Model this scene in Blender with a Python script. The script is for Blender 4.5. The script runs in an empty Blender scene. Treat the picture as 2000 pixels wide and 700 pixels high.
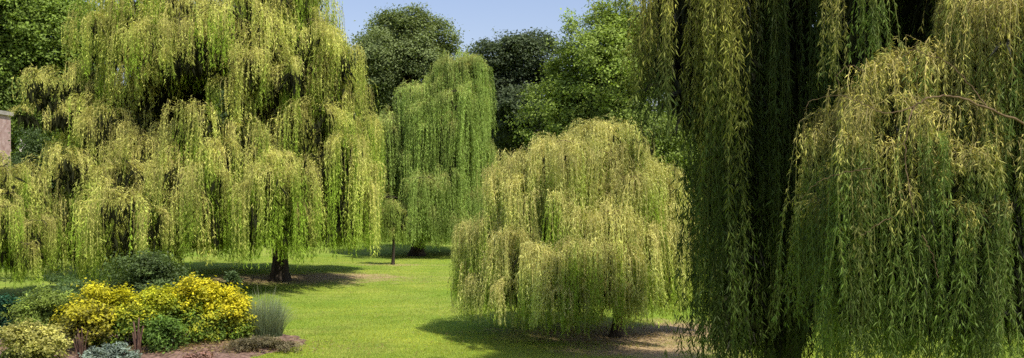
import bpy, math
import numpy as np

SC = bpy.context.scene
COL = SC.collection
F = 1732.0          # focal length in pixels of the 2000 px wide photograph
CAMZ = 4.0
HOR = 380.0


def at(px, py, d):
    """world point that stands d metres away and shows at px, py"""
    return np.array([(px - 1000.0) * d / F, d, CAMZ - (py - HOR) * d / F])


def smooth(t):
    t = np.clip(t, 0, 1)
    return t * t * (3 - 2 * t)


def ground_z(x, y):
    x = np.asarray(x, float); y = np.asarray(y, float)
    z = 4.4 * smooth((y - 60) / 42.0)
    z = z + 0.05 * np.sin(x * 0.31 + 1.0) * np.sin(y * 0.23) * smooth((y - 12) / 20)
    z = z + 0.9 * np.sin(x * 0.045 + 0.6) * smooth((y - 75) / 40)
    return z


# ------------------------------------------------------------------ mesh tools
def unit(v):
    return v / np.maximum(np.linalg.norm(v, axis=-1, keepdims=True), 1e-9)


class MB:
    """collects faces and links them as one mesh object"""
    def __init__(self):
        self.v, self.t, self.c, self.n = [], [], [], 0

    def add(self, v, tris, col):
        v = np.asarray(v, np.float32).reshape(-1, 3)
        tris = np.asarray(tris, np.int32).reshape(-1, 3)
        col = np.asarray(col, np.float32)
        if col.ndim == 1:
            col = np.broadcast_to(col, (len(v), 3))
        self.v.append(v); self.t.append(tris + self.n); self.c.append(col)
        self.n += len(v)

    def build(self, name, mat, parent=None, smooth_shade=False):
        v = np.concatenate(self.v); t = np.concatenate(self.t); c = np.concatenate(self.c)
        me = bpy.data.meshes.new(name)
        me.vertices.add(len(v)); me.vertices.foreach_set('co', v.ravel())
        me.loops.add(len(t) * 3); me.loops.foreach_set('vertex_index', t.ravel())
        me.polygons.add(len(t))
        me.polygons.foreach_set('loop_start', np.arange(0, len(t) * 3, 3, dtype=np.int32))
        me.polygons.foreach_set('use_smooth', np.full(len(t), smooth_shade, dtype=bool))
        me.update(calc_edges=True)
        a = me.color_attributes.new('tint', 'FLOAT_COLOR', 'POINT')
        a.data.foreach_set('color', np.concatenate([c, np.ones((len(c), 1), np.float32)], 1).ravel())
        me.materials.append(mat)
        o = bpy.data.objects.new(name, me)
        COL.objects.link(o)
        if parent is not None:
            o.parent = parent
            o.matrix_parent_inverse.identity()
        return o


def leaves(mb, rng, P, A, ln, wd, col, kite=False, nrm=None, fold=0.25, bend=0.0):
    n = len(P)
    R = rng.normal(size=(n, 3)) if nrm is None else nrm
    side = unit(np.cross(A, R))
    up = np.cross(side, A)
    ln = np.broadcast_to(ln, (n,))[:, None]; wd = np.broadcast_to(wd, (n,))[:, None]
    if kite:
        mid = P + A * ln * 0.42 + up * wd * fold
        tip = P + A * ln + np.array([0, 0, -1.0]) * ln * bend
        v = np.stack([P, mid + side * wd / 2, tip, mid - side * wd / 2], 1)
        b = np.arange(n)[:, None] * 4
        t = np.concatenate([b + [0, 1, 2], b + [0, 2, 3]], 0)
        c = np.repeat(col, 4, 0)
    else:
        v = np.stack([P - side * wd / 2, P + side * wd / 2, P + A * ln], 1)
        t = np.arange(n)[:, None] * 3 + [0, 1, 2]
        c = np.repeat(col, 3, 0)
    mb.add(v, t, c)


def ribbons(mb, rng, pts, width, col):
    """pts (N,M,3) thin strips, width (M,) or scalar, col (N,M,3)"""
    N, M, _ = pts.shape
    th = rng.uniform(0, 2 * np.pi, N)
    side = np.stack([np.cos(th), np.sin(th), np.zeros(N)], 1)[:, None, :]
    w = np.broadcast_to(np.asarray(width, float), (M,))[None, :, None] / 2
    v = np.stack([pts - side * w, pts + side * w], 2)          # N,M,2,3
    idx = np.arange(N * M * 2).reshape(N, M, 2)
    a, b, c, d = idx[:, :-1, 0], idx[:, :-1, 1], idx[:, 1:, 1], idx[:, 1:, 0]
    t = np.concatenate([np.stack([a, b, c], -1).reshape(-1, 3), np.stack([a, c, d], -1).reshape(-1, 3)])
    mb.add(v.reshape(-1, 3), t, np.repeat(col[:, :, None, :], 2, 2).reshape(-1, 3))


def tube(mb, pts, rad, col, n=8, rng=None, lump=0.0):
    pts = np.asarray(pts, float); rad = np.asarray(rad, float)
    M = len(pts)
    tan = unit(np.gradient(pts, axis=0))
    ref = np.array([0.31, 0.95, 0.05])
    s = unit(np.cross(tan, ref)); u = np.cross(s, tan)
    th = np.linspace(0, 2 * np.pi, n, endpoint=False)
    r = rad[:, None] * np.ones(n)
    if rng is not None and lump > 0:
        ph = rng.uniform(0, 6.28, 3)
        for k, p in zip((2, 3, 5), ph):
            r = r * (1 + lump * np.cos(k * th + p + np.linspace(0, 2.5, M)[:, None]))
        r = r * (1 + lump * 0.5 * rng.normal(size=r.shape))
    v = pts[:, None] + (s[:, None] * np.cos(th)[None, :, None] + u[:, None] * np.sin(th)[None, :, None]) * r[..., None]
    idx = np.arange(M * n).reshape(M, n)
    a = idx[:-1]; b = np.roll(idx, -1, 1)[:-1]; c = np.roll(idx, -1, 1)[1:]; d = idx[1:]
    t = np.concatenate([np.stack([a, b, c], -1).reshape(-1, 3), np.stack([a, c, d], -1).reshape(-1, 3)])
    last = idx[-1]
    cap = np.stack([np.full(n - 2, last[0]), last[1:-1], last[2:]], -1)
    mb.add(v.reshape(-1, 3), np.concatenate([t, cap]), np.array(col, float))


def curve(p0, p1, p2, p3, n):
    t = np.linspace(0, 1, n)[:, None]
    p0, p1, p2, p3 = [np.asarray(p, float) for p in (p0, p1, p2, p3)]
    return (1 - t) ** 3 * p0 + 3 * (1 - t) ** 2 * t * p1 + 3 * (1 - t) * t * t * p2 + t ** 3 * p3


# ------------------------------------------------------------------ materials
def new_mat(name):
    m = bpy.data.materials.new(name); m.use_nodes = True
    nt = m.node_tree
    for n in list(nt.nodes): nt.nodes.remove(n)
    return m, nt


def foliage_mat(name, trans=0.35, rough=0.5, spec=0.25, back=1.15, tgain=(1.15, 1.2, 0.55), vscale=0.6):
    m, nt = new_mat(name)
    N, L = nt.nodes, nt.links
    out = N.new('ShaderNodeOutputMaterial')
    at_ = N.new('ShaderNodeAttribute'); at_.attribute_name = 'tint'
    geo = N.new('ShaderNodeNewGeometry')
    tc = N.new('ShaderNodeTexCoord')
    noi = N.new('ShaderNodeTexNoise'); noi.inputs['Scale'].default_value = vscale; noi.inputs['Detail'].default_value = 3
    L.new(tc.outputs['Object'], noi.inputs['Vector'])
    ramp = N.new('ShaderNodeMapRange')
    ramp.inputs['From Min'].default_value = 0.3; ramp.inputs['From Max'].default_value = 0.7
    ramp.inputs['To Min'].default_value = 0.8; ramp.inputs['To Max'].default_value = 1.2
    L.new(noi.outputs['Fac'], ramp.inputs['Value'])
    mul = N.new('ShaderNodeVectorMath'); mul.operation = 'SCALE'
    L.new(at_.outputs['Color'], mul.inputs[0]); L.new(ramp.outputs['Result'], mul.inputs['Scale'])
    # paler leaf undersides
    bk = N.new('ShaderNodeMapRange'); bk.inputs['To Min'].default_value = 1.0; bk.inputs['To Max'].default_value = back
    L.new(geo.outputs['Backfacing'], bk.inputs['Value'])
    mul2 = N.new('ShaderNodeVectorMath'); mul2.operation = 'SCALE'
    L.new(mul.outputs['Vector'], mul2.inputs[0]); L.new(bk.outputs['Result'], mul2.inputs['Scale'])
    pb = N.new('ShaderNodeBsdfPrincipled')
    pb.inputs['Roughness'].default_value = rough
    pb.inputs['Specular IOR Level'].default_value = spec
    L.new(mul2.outputs['Vector'], pb.inputs['Base Color'])
    tr = N.new('ShaderNodeBsdfTranslucent')
    tm = N.new('ShaderNodeVectorMath'); tm.operation = 'MULTIPLY'; tm.inputs[1].default_value = tgain
    L.new(mul.outputs['Vector'], tm.inputs[0]); L.new(tm.outputs['Vector'], tr.inputs['Color'])
    mx = N.new('ShaderNodeMixShader'); mx.inputs['Fac'].default_value = trans
    L.new(pb.outputs[0], mx.inputs[1]); L.new(tr.outputs[0], mx.inputs[2])
    L.new(mx.outputs[0], out.inputs['Surface'])
    return m


def rough_mat(name, c1, c2, scale, bump=0.6, detail=6, stretch=(1, 1, 1), rough=0.9):
    m, nt = new_mat(name)
    N, L = nt.nodes, nt.links
    out = N.new('ShaderNodeOutputMaterial')
    tc = N.new('ShaderNodeTexCoord'); mp = N.new('ShaderNodeMapping'); mp.inputs['Scale'].default_value = stretch
    L.new(tc.outputs['Object'], mp.inputs['Vector'])
    noi = N.new('ShaderNodeTexNoise'); noi.inputs['Scale'].default_value = scale; noi.inputs['Detail'].default_value = detail
    L.new(mp.outputs['Vector'], noi.inputs['Vector'])
    cr = N.new('ShaderNodeValToRGB')
    cr.color_ramp.elements[0].position = 0.32; cr.color_ramp.elements[0].color = (*c1, 1)
    cr.color_ramp.elements[1].position = 0.68; cr.color_ramp.elements[1].color = (*c2, 1)
    L.new(noi.outputs['Fac'], cr.inputs['Fac'])
    pb = N.new('ShaderNodeBsdfPrincipled'); pb.inputs['Roughness'].default_value = rough
    pb.inputs['Specular IOR Level'].default_value = 0.2
    L.new(cr.outputs['Color'], pb.inputs['Base Color'])
    bp = N.new('ShaderNodeBump'); bp.inputs['Strength'].default_value = bump; bp.inputs['Distance'].default_value = 0.05
    L.new(noi.outputs['Fac'], bp.inputs['Height']); L.new(bp.outputs['Normal'], pb.inputs['Normal'])
    L.new(pb.outputs[0], out.inputs['Surface'])
    return m


M_WILLOW = foliage_mat('willow_foliage', trans=0.33, spec=0.1, rough=0.75)
M_WILLOW_NEAR = foliage_mat('willow_leaf_close', trans=0.22, rough=0.6, spec=0.18, back=1.2, vscale=1.5)
M_BROAD = foliage_mat('broadleaf_foliage', trans=0.3, vscale=0.35, rough=0.55)
M_SHRUB = foliage_mat('shrub_foliage', trans=0.35, vscale=2.0)
M_GRASS = foliage_mat('grass_blades', trans=0.35, vscale=0.5, spec=0.15, rough=0.6)
M_BARK = rough_mat('willow_bark', (0.022, 0.017, 0.011), (0.075, 0.058, 0.038), 6.0, 0.9, stretch=(1, 1, 0.25))
M_TWIG = rough_mat('pale_branch_bark', (0.09, 0.055, 0.028), (0.21, 0.145, 0.075), 14.0, 0.5, stretch=(1, 1, 0.4))
M_DEAD = rough_mat('dead_wood', (0.06, 0.03, 0.02), (0.2, 0.12, 0.08), 18.0, 0.7, stretch=(1, 1, 0.3))
M_STONE = rough_mat('pink_stone', (0.40, 0.24, 0.21), (0.62, 0.43, 0.39), 3.0, 0.5)
M_COPING = rough_mat('pale_stone', (0.35, 0.30, 0.25), (0.5, 0.44, 0.38), 4.0, 0.4)
M_SLATE = rough_mat('roof_slate', (0.06, 0.06, 0.07), (0.12, 0.11, 0.11), 5.0, 0.5)
M_GLASS = rough_mat('dark_window_glass', (0.01, 0.012, 0.015), (0.02, 0.022, 0.026), 1.0, 0.02, rough=0.1)


# ------------------------------------------------------------------ naming
def tag(o, label=None, cat=None, group=None, kind=None):
    for k, v in (('label', label), ('category', cat), ('group', group), ('kind', kind)):
        if v: o[k] = v
    return o


def thing(name, loc, label, cat, group=None):
    o = bpy.data.objects.new(name, None)
    o.empty_display_size = 0.3
    COL.objects.link(o); o.location = tuple(float(a) for a in loc)
    return tag(o, label, cat, group)


# ------------------------------------------------------------------ weeping willows
GOLD = np.array([0.75, 0.705, 0.19])
GREEN = np.array([0.31, 0.44, 0.045])
TWIG = np.array([0.58, 0.50, 0.17])


def willow(base, mounds, label, seed, dens=100.0, leaf=(0.13, 0.028), sp=0.055, tip=1.0, seg=12, kite=False,
           gold=GOLD, green=GREEN, gold_len=1.2, trunk_r=0.4, trunk_h=3.0, lean=(0, 0), bend=(0.5, 1.1), twig_w=0.012,
           mat=None, limb_max=16, ragged=0.3, nlimb_r=0.13, group=None, limb_mat=None, trunk_n=12, clump=28, loose=1.0, stretch=1.5, core=1.0, sub=0.0, gfun=None, tipfun=None, twig=TWIG, tones=(0.72, 1.2)):
    """mounds: (x, y, ztop, r, length, density factor) in world metres; every mound is the arched head of a bough
    from which long strands hang."""
    rng = np.random.default_rng(seed)
    base = np.asarray(base, float)
    root = thing('weeping_willow', base, label, 'tree', group)
    mb = MB()
    small = []
    for (mx, my, mz, r, L, df) in mounds:       # smaller side boughs break up the outline
        for q in range(rng.poisson(sub)):
            a = rng.uniform(0, 6.28)
            small.append((mx + 1.1 * r * math.cos(a), my + 1.1 * r * math.sin(a), mz + rng.uniform(-1.3, 0.1) * r, r * rng.uniform(0.3, 0.6), L * rng.uniform(0.45, 0.85), df))
    nbig = len(mounds); mounds = list(mounds) + small
    tip0 = tip
    for (mx, my, mz, r, L, df) in mounds:
        tip = tipfun(mx, my, mz) if tipfun else tip0
        c = np.array([mx, my, mz]) - base
        K = max(3, int(dens * df * r / clump + 0.5))
        th = rng.uniform(0, 2 * np.pi, K)
        rr = r * np.sqrt(rng.uniform(0.02, 1, K))
        Lk = L * rng.uniform(1 - ragged, 1 + ragged * 0.4, K)
        tone = rng.uniform(*tones, K)
        gl = gold_len * (gfun(mx, my, mz) if gfun else 1.0) * rng.uniform(0.35, 1.6, K)
        N = K * clump
        k = np.repeat(np.arange(K), clump)
        u = np.sqrt(rng.uniform(0.02, 1, N))
        tt = th[k] + rng.normal(0, 0.10, N)
        out = np.stack([np.cos(tt), np.sin(tt), np.zeros(N)], 1)
        rho = rr[k] * u
        start = c + out * rho[:, None] + rng.normal(0, 0.055 * loose, (N, 3)) * np.array([1, 1, 0.8]) * r ** 0.5
        start[:, 2] -= 0.55 * r * (rho / r) ** 2 + rng.uniform(0, 0.25, N) * r * 0.5
        # the bough comes from the trunk: its head is drawn out and rises towards it
        rv = c[:2] / max(np.linalg.norm(c[:2]), 0.3)
        bk_ = stretch * r * rng.uniform(0, 1, K) ** 1.5
        start[:, :2] -= rv * bk_[k][:, None]; start[:, 2] += 0.16 * bk_[k]
        start[:, 2] += (rng.normal(0, 0.16, K) * r)[k]
        Ls = Lk[k] * rng.uniform(0.7, 1.08, N)
        zt = start[:, 2] + base[2] - tip - (rng.exponential(0.5, K)[k] + rng.exponential(0.15, N)) * loose
        Ls = np.minimum(Ls, np.maximum(zt, 0.25) * rng.uniform(0.93, 1.05, N))
        s = np.linspace(0, 1, seg)
        dist = Ls[:, None] * s[None, :]
        b = rng.uniform(*bend, N)[:, None] * min(1.0, 0.45 + r * 0.4)
        kk = smooth(dist / b)
        lift = rng.uniform(-0.2, 0.65, N)
        d0 = unit(out + np.array([0, 0, 1.0]) * lift[:, None] + rng.normal(0, 0.25, (N, 3)))
        dr = d0[:, None, :] * (1 - kk[..., None]) + np.array([0, 0, -1.0]) * (kk[..., None] + 0.12)
        ph = rng.uniform(0, 6.28, (N, 1)); am = rng.uniform(0.0, 0.16, (N, 1))
        wob = np.stack([np.sin(dist * 2.1 + ph) * am, np.cos(dist * 1.7 + ph * 1.7) * am, 0 * dist], -1)
        drift = (rng.normal(0, 0.07, (K, 3)) * [1, 1, 0])[k]
        dr = unit(dr + wob + drift[:, None, :] * kk[..., None] + rng.normal(0, 0.035, dr.shape))
        step = Ls[:, None, None] / (seg - 1)
        pts = start[:, None, :] + np.concatenate([np.zeros((N, 1, 3)), np.cumsum(dr[:, :-1] * step, 1)], 1)
        # colour along the strand
        stone = tone[k] * rng.uniform(0.85, 1.15, N)
        g = np.clip(dist / gl[k][:, None] - 0.35, 0, 1)
        tc = np.asarray(twig)[None, None] * (1 - 0.75 * g[..., None]) + green[None, None] * 0.75 * g[..., None]
        tc = tc * stone[:, None, None]
        taper = np.linspace(1.0, 0.45, seg) * twig_w
        ribbons(mb, rng, pts, taper, tc)
        # dark strips put behind the outer curtain, painting the shade of its gaps
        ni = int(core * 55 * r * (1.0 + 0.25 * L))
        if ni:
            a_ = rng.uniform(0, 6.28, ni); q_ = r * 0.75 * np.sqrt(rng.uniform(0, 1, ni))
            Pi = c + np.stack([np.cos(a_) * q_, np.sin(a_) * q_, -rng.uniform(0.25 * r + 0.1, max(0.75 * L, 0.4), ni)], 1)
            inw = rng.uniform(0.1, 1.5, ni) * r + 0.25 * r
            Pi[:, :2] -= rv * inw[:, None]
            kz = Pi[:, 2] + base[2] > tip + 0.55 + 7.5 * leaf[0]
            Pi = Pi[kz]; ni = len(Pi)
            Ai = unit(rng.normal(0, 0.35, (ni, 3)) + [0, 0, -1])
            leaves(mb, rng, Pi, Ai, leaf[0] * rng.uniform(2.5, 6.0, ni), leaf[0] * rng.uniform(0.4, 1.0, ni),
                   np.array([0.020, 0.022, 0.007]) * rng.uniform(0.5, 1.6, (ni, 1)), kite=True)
        # leaves
        nl = np.maximum((Ls / sp).astype(int), 3)
        sid = np.repeat(np.arange(N), nl)
        f = rng.uniform(0.02, 1.0, len(sid)) * (seg - 1.001)
        i0 = f.astype(int); fr = (f - i0)[:, None]
        P = pts[sid, i0] * (1 - fr) + pts[sid, i0 + 1] * fr
        T = unit(pts[sid, i0 + 1] - pts[sid, i0])
        rd = rng.normal(size=P.shape)
        perp = unit(rd - T * np.sum(rd * T, 1, keepdims=True))
        an = rng.uniform(0.35, 1.2, len(P))[:, None]
        A = unit(T * np.cos(an) + perp * np.sin(an) + np.array([0, 0, -0.25]))
        dd = f / (seg - 1) * Ls[sid]
        gg = np.clip(0.72 * dd / gl[k][sid] - 0.12 + rng.normal(0, 0.12, len(P)), 0, 1)[:, None]
        col = (gold * (1 - gg) + green * gg) * (stone[sid] * rng.uniform(0.78, 1.22, len(P)))[:, None]
        grow = np.clip(dd / (0.7 * gl[k][sid]), 0, 1)
        kp = rng.uniform(0, 1, len(P)) < 0.35 + 0.65 * grow
        lf = rng.uniform(0.42, 1.25, len(P)) * (0.6 + 0.45 * grow)
        leaves(mb, rng, P[kp], A[kp], leaf[0] * lf[kp], leaf[1] * lf[kp], col[kp], kite=kite, bend=0.12 if kite else 0)
    crown = mb.build('crown', mat or M_WILLOW, root)
    # trunk and limbs
    tb = MB()
    n = 10
    zz = np.linspace(-0.1, trunk_h, n)
    tp = np.stack([lean[0] * np.maximum(zz / trunk_h, 0) ** 1.5 + 0.05 * np.sin(zz * 1.3), lean[1] * np.maximum(zz / trunk_h, 0) ** 1.5 + 0.05 * np.cos(zz * 1.1), zz], 1)
    rad = trunk_r * (1 - 0.3 * zz / trunk_h) * (1 + 0.7 * np.exp(-np.maximum(zz, 0) / (0.55 * trunk_r + 0.05)))
    tube(tb, tp, rad, (1, 1, 1), n=trunk_n, rng=rng, lump=0.05)
    tb.build('trunk', M_BARK, root, True)
    top = tp[-1]
    order = sorted(range(nbig), key=lambda i: -mounds[i][3])[:limb_max]
    for i in order:
        mx, my, mz, r = mounds[i][:4]
        e = np.array([mx, my, mz - 0.12 * r]) - base
        st = tp[-1 - (i % 3)]
        h = max(e[2] - st[2], 0.3)
        hv = (e - st) * np.array([1, 1, 0])
        pts = curve(st, st + np.array([0, 0, h * 0.5]) + hv * 0.12, st + hv * 0.62 + np.array([0, 0, h * 1.08]), e, 14)
        pts[1:-1] += rng.normal(0, 0.03 + 0.012 * np.linalg.norm(hv), (12, 3)) * 0.5
        lb = MB()
        r0 = trunk_r * nlimb_r * 3.2 * rng.uniform(0.7, 1.0)
        tube(lb, pts, np.linspace(1, 0.13, 14) ** 1.1 * r0, (1, 1, 1), n=7, rng=rng, lump=0.04)
        # arching branchlets that carry the strands
        for q in range(5):
            a = rng.uniform(0, 6.28); rq = r * rng.uniform(0.6, 1.0)
            o2 = np.array([math.cos(a), math.sin(a), 0])
            bp = curve(e, e + o2 * rq * 0.3 + np.array([0, 0, 0.2 * r]), e + o2 * rq * 0.75 + np.array([0, 0, 0.05 * r]), e + o2 * rq + np.array([0, 0, -0.5 * r]), 7)
            tube(lb, bp, np.linspace(r0 * 0.16, r0 * 0.04, 7), (1, 1, 1), n=5)
        lb.build('limb', limb_mat or M_BARK, root, True)
    return root


def px_mounds(lst, d0, rng, back=0.0, jit=0.45, bdens=0.5, lk=1.0):
    """(px, py of the top, depth offset, r, length, density) -> world; back > 0 adds the far side of the crown"""
    res = []
    for (px, py, dy, r, L, *df) in lst:
        p = at(px, py, d0 + dy)
        j = jit * r * 0.55
        q = p + np.array([rng.normal(0, j), rng.normal(0, 1.5 * j), rng.normal(0, 0.8 * j)])
        res.append((q[0], q[1], q[2], r * rng.uniform(0.7, 1.15), L * lk, df[0] if df else 1.0))
    if back:
        for (px, py, dy, r, L, *df) in lst:
            if dy < -0.35 * back or dy <= 0 and rng.uniform() < 0.35:
                p = at(px, py, d0)
                k = abs(dy) + rng.uniform(0.2, 0.6) * back
                res.append((p[0] + rng.normal(0, jit), d0 + k, p[2] * rng.uniform(0.92, 1.02), r * 1.1, L, bdens))
    return res


R0 = np.random.default_rng(5)

# the big willow on the left
big = [
    (300, -70, 0, 2.2, 4.0), (420, -150, 0.5, 2.4, 5), (520, -120, -1, 2.4, 4.6), (590, -60, 0, 1.9, 4.4), (260, -5, -1, 1.5, 4.0),
    (212, 20, 0, 0.9, 2.6), (605, -5, -1, 1.4, 3.4), (360, -60, -2, 2.0, 3.6), (460, -60, -2.5, 2.0, 3.4),
    (668, 122, 0, 1.1, 3.6), (635, 95, -2, 1.4, 2.6), (560, 45, -3, 1.7, 2.6), (450, 35, -3.5, 1.7, 2.7), (345, 30, -3, 1.7, 2.4),
    (268, 95, -3, 1.4, 2.8), (215, 110, -2, 1.1, 2.4), (600, 60, -1.5, 1.3, 2.6), (500, 90, -3.0, 1.2, 3.6), (300, 60, -3.4, 1.0, 2.4), (400, 75, -4.0, 1.0, 2.2),
    # right half: heads at mid height, then long green falls
    (385, 215, -5, 0.8, 7.5), (440, 262, -5.5, 0.9, 7), (478, 240, -4.6, 0.8, 8), (545, 262, -4.6, 1.0, 8), (598, 300, -5, 0.9, 7), (650, 205, -3, 1.3, 7.5),
    (690, 240, -1, 0.9, 7), (625, 262, -4.2, 0.9, 7), (705, 320, -0.5, 0.6, 5), (668, 300, -2.5, 1.0, 6), (510, 335, -6, 0.9, 6), (420, 330, -6.3, 0.8, 6),
    (570, 225, -1.6, 1.0, 7), (590, 385, -5, 0.8, 4),
]
rs = np.random.default_rng(31)
for (px, py) in ((155, 122), (112, 150), (60, 168), (190, 150), (240, 165), (90, 195), (140, 200), (200, 205), (255, 215), (310, 205), (330, 240), (175, 240), (120, 245),
                 (230, 258), (285, 268), (345, 290), (150, 285), (200, 300), (255, 310), (310, 325), (110, 320), (165, 340), (90, 360), (225, 352), (280, 365), (340, 372)):
    f = (py - 120) / 250.0       # left flank: overlapping boughs that step down towards the camera
    big.append((px, py, -0.8 - 5.6 * f + rs.uniform(-0.6, 0.6), rs.uniform(0.65, 1.15), rs.uniform(1.5, 2.6) + (4.0 if py > 300 else 0) - (0.8 if px < 100 and py < 200 else 0)))
bm_ = px_mounds(big, 41.0, R0, back=3.0, jit=0.8, bdens=1.3)
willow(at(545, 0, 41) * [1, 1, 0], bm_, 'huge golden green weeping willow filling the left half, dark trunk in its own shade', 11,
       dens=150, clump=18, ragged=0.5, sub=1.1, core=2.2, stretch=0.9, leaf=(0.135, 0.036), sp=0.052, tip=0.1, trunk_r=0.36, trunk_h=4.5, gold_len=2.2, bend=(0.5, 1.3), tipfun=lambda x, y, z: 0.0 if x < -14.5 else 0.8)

# the rounded willow in the middle of the lawn
mid = [
    (1185, 240, 0, 0.75, 2.6), (1140, 252, 0.2, 0.6, 2.4), (1070, 278, 0, 0.6, 2.4), (1008, 312, 0, 0.5, 2.6), (1225, 280, -0.2, 0.6, 2.6),
    (1262, 328, 0, 0.6, 3), (1305, 370, 0, 0.55, 3.4), (1345, 425, 0, 0.5, 3.0), (1100, 285, -0.8, 0.7, 2.2), (1190, 300, -1.0, 0.7, 2.6),
    (1250, 350, -1.2, 0.7, 3.0), (1310, 390, -1.0, 0.6, 3.0), (958, 425, -0.4, 0.6, 3), (925, 450, 0.3, 0.5, 2.4), (990, 370, -0.4, 0.5, 3.0),
    (1062, 392, -2.0, 0.75, 3), (1125, 402, -2.3, 0.6, 3), (1180, 415, -2.4, 0.7, 3), (1245, 425, -2.0, 0.6, 3), (1300, 440, -1.6, 0.6, 2.6),
    (1040, 485, -3.0, 0.5, 2.2), (1085, 500, -3.0, 0.4, 2.0), (1150, 480, -3.0, 0.5, 2.0), (1000, 440, -1.8, 0.5, 2.8), (970, 480, -1.6, 0.4, 2.2),
    (1215, 490, -2.7, 0.5, 2.0), (1040, 335, -1.0, 0.5, 2.6), (1355, 470, 0.4, 0.35, 2.2), (1330, 500, -0.8, 0.4, 2.0), (915, 500, 0.2, 0.35, 1.8), (905, 540, 0.3, 0.25, 1.6), (1362, 430, 0.2, 0.35, 2.6), (1372, 500, 0.5, 0.25, 2.0), (930, 540, -1.2, 0.3, 1.5), (1000, 550, -2.6, 0.4, 1.6), (1110, 560, -3.0, 0.4, 1.5), (1200, 540, -2.6, 0.4, 1.5),
]
mm_ = px_mounds(mid, 25.0, R0, back=1.4, bdens=0.8, lk=1.35)
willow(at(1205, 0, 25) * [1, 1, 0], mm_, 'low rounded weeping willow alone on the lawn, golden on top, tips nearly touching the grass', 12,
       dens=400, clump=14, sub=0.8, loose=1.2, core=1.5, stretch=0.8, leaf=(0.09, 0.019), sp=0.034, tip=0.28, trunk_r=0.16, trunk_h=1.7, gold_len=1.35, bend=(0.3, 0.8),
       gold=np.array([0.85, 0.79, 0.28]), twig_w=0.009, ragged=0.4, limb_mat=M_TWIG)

# the narrower willow behind
bk = [
    (905, 98, 0, 1.4, 6), (935, 112, 0, 1.2, 8), (865, 122, -0.5, 1.2, 5), (950, 165, 0, 1.0, 9), (795, 188, 0, 1.3, 6), (764, 215, 0, 0.9, 7),
    (832, 180, -1, 1.1, 4.5), (880, 205, -2, 1.1, 6), (966, 250, 0, 0.8, 7), (840, 285, -2.5, 1.4, 6), (905, 300, -2.5, 1.3, 6), (790, 310, -1.5, 1.2, 6),
    (955, 340, -1, 0.9, 5), (870, 370, -3, 1.0, 4), (940, 230, -1.2, 0.9, 6), (820, 240, -1.0, 1.0, 5),
]
bk = [(m[0] - (28 if m[0] > 850 else 22), m[1] + (30 if m[0] > 868 else 55), *m[2:]) for m in bk] + [(888, 112, -0.2, 0.9, 5), (915, 108, 0, 0.8, 6), (860, 150, -1.2, 1.1, 5), (835, 200, -1.8, 1.1, 5), (890, 170, -1.5, 1.0, 6), (800, 400, -3, 1.1, 5), (835, 410, -3.3, 1.0, 5), (775, 430, -2.4, 0.9, 4), (880, 420, -3.2, 1.0, 5)]
bb_ = px_mounds(bk, 58.0, R0, back=2.5, jit=0.5, bdens=1.0, lk=1.15)
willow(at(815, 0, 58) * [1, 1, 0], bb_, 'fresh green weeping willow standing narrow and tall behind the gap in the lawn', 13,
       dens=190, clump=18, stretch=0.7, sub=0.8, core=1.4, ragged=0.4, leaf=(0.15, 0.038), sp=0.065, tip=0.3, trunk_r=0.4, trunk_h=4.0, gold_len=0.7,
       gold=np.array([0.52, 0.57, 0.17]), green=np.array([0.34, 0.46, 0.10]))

# small young willow between those two
sp_ = [(766, 398, 0, 0.5, 2.6), (748, 412, -0.2, 0.4, 2.5), (785, 412, -0.2, 0.4, 2.4), (770, 440, -0.5, 0.4, 1.8), (735, 430, 0.1, 0.3, 2.0)]
willow(at(767, 0, 50) * [1, 1, 0], px_mounds(sp_, 50, R0), 'little young weeping willow on a thin stem between two large willows', 14,
       dens=170, leaf=(0.13, 0.03), sp=0.06, tip=0.75, trunk_r=0.09, trunk_h=2.0, gold_len=0.5, gold=np.array([0.5, 0.53, 0.13]), green=np.array([0.33, 0.44, 0.08]))

# willow cut by the left edge
le = [(-60, 300, 0, 0.8, 3.5), (-10, 325, -0.4, 0.7, 4), (35, 365, 0, 0.6, 3.6), (20, 400, -1.0, 0.7, 3), (65, 420, -0.3, 0.5, 2.6), (-40, 380, -1.2, 0.8, 3), (50, 470, -1.2, 0.5, 2), (-110, 300, 0, 0.9, 3.5), (-130, 380, -0.5, 0.9, 3)]
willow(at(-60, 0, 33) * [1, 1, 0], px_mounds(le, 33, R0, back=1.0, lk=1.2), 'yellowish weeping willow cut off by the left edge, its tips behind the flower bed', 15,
       dens=200, sub=0.8, clump=16, leaf=(0.12, 0.025), sp=0.048, tip=0.2, trunk_r=0.2, trunk_h=2.2, gold_len=1.2)

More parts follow.
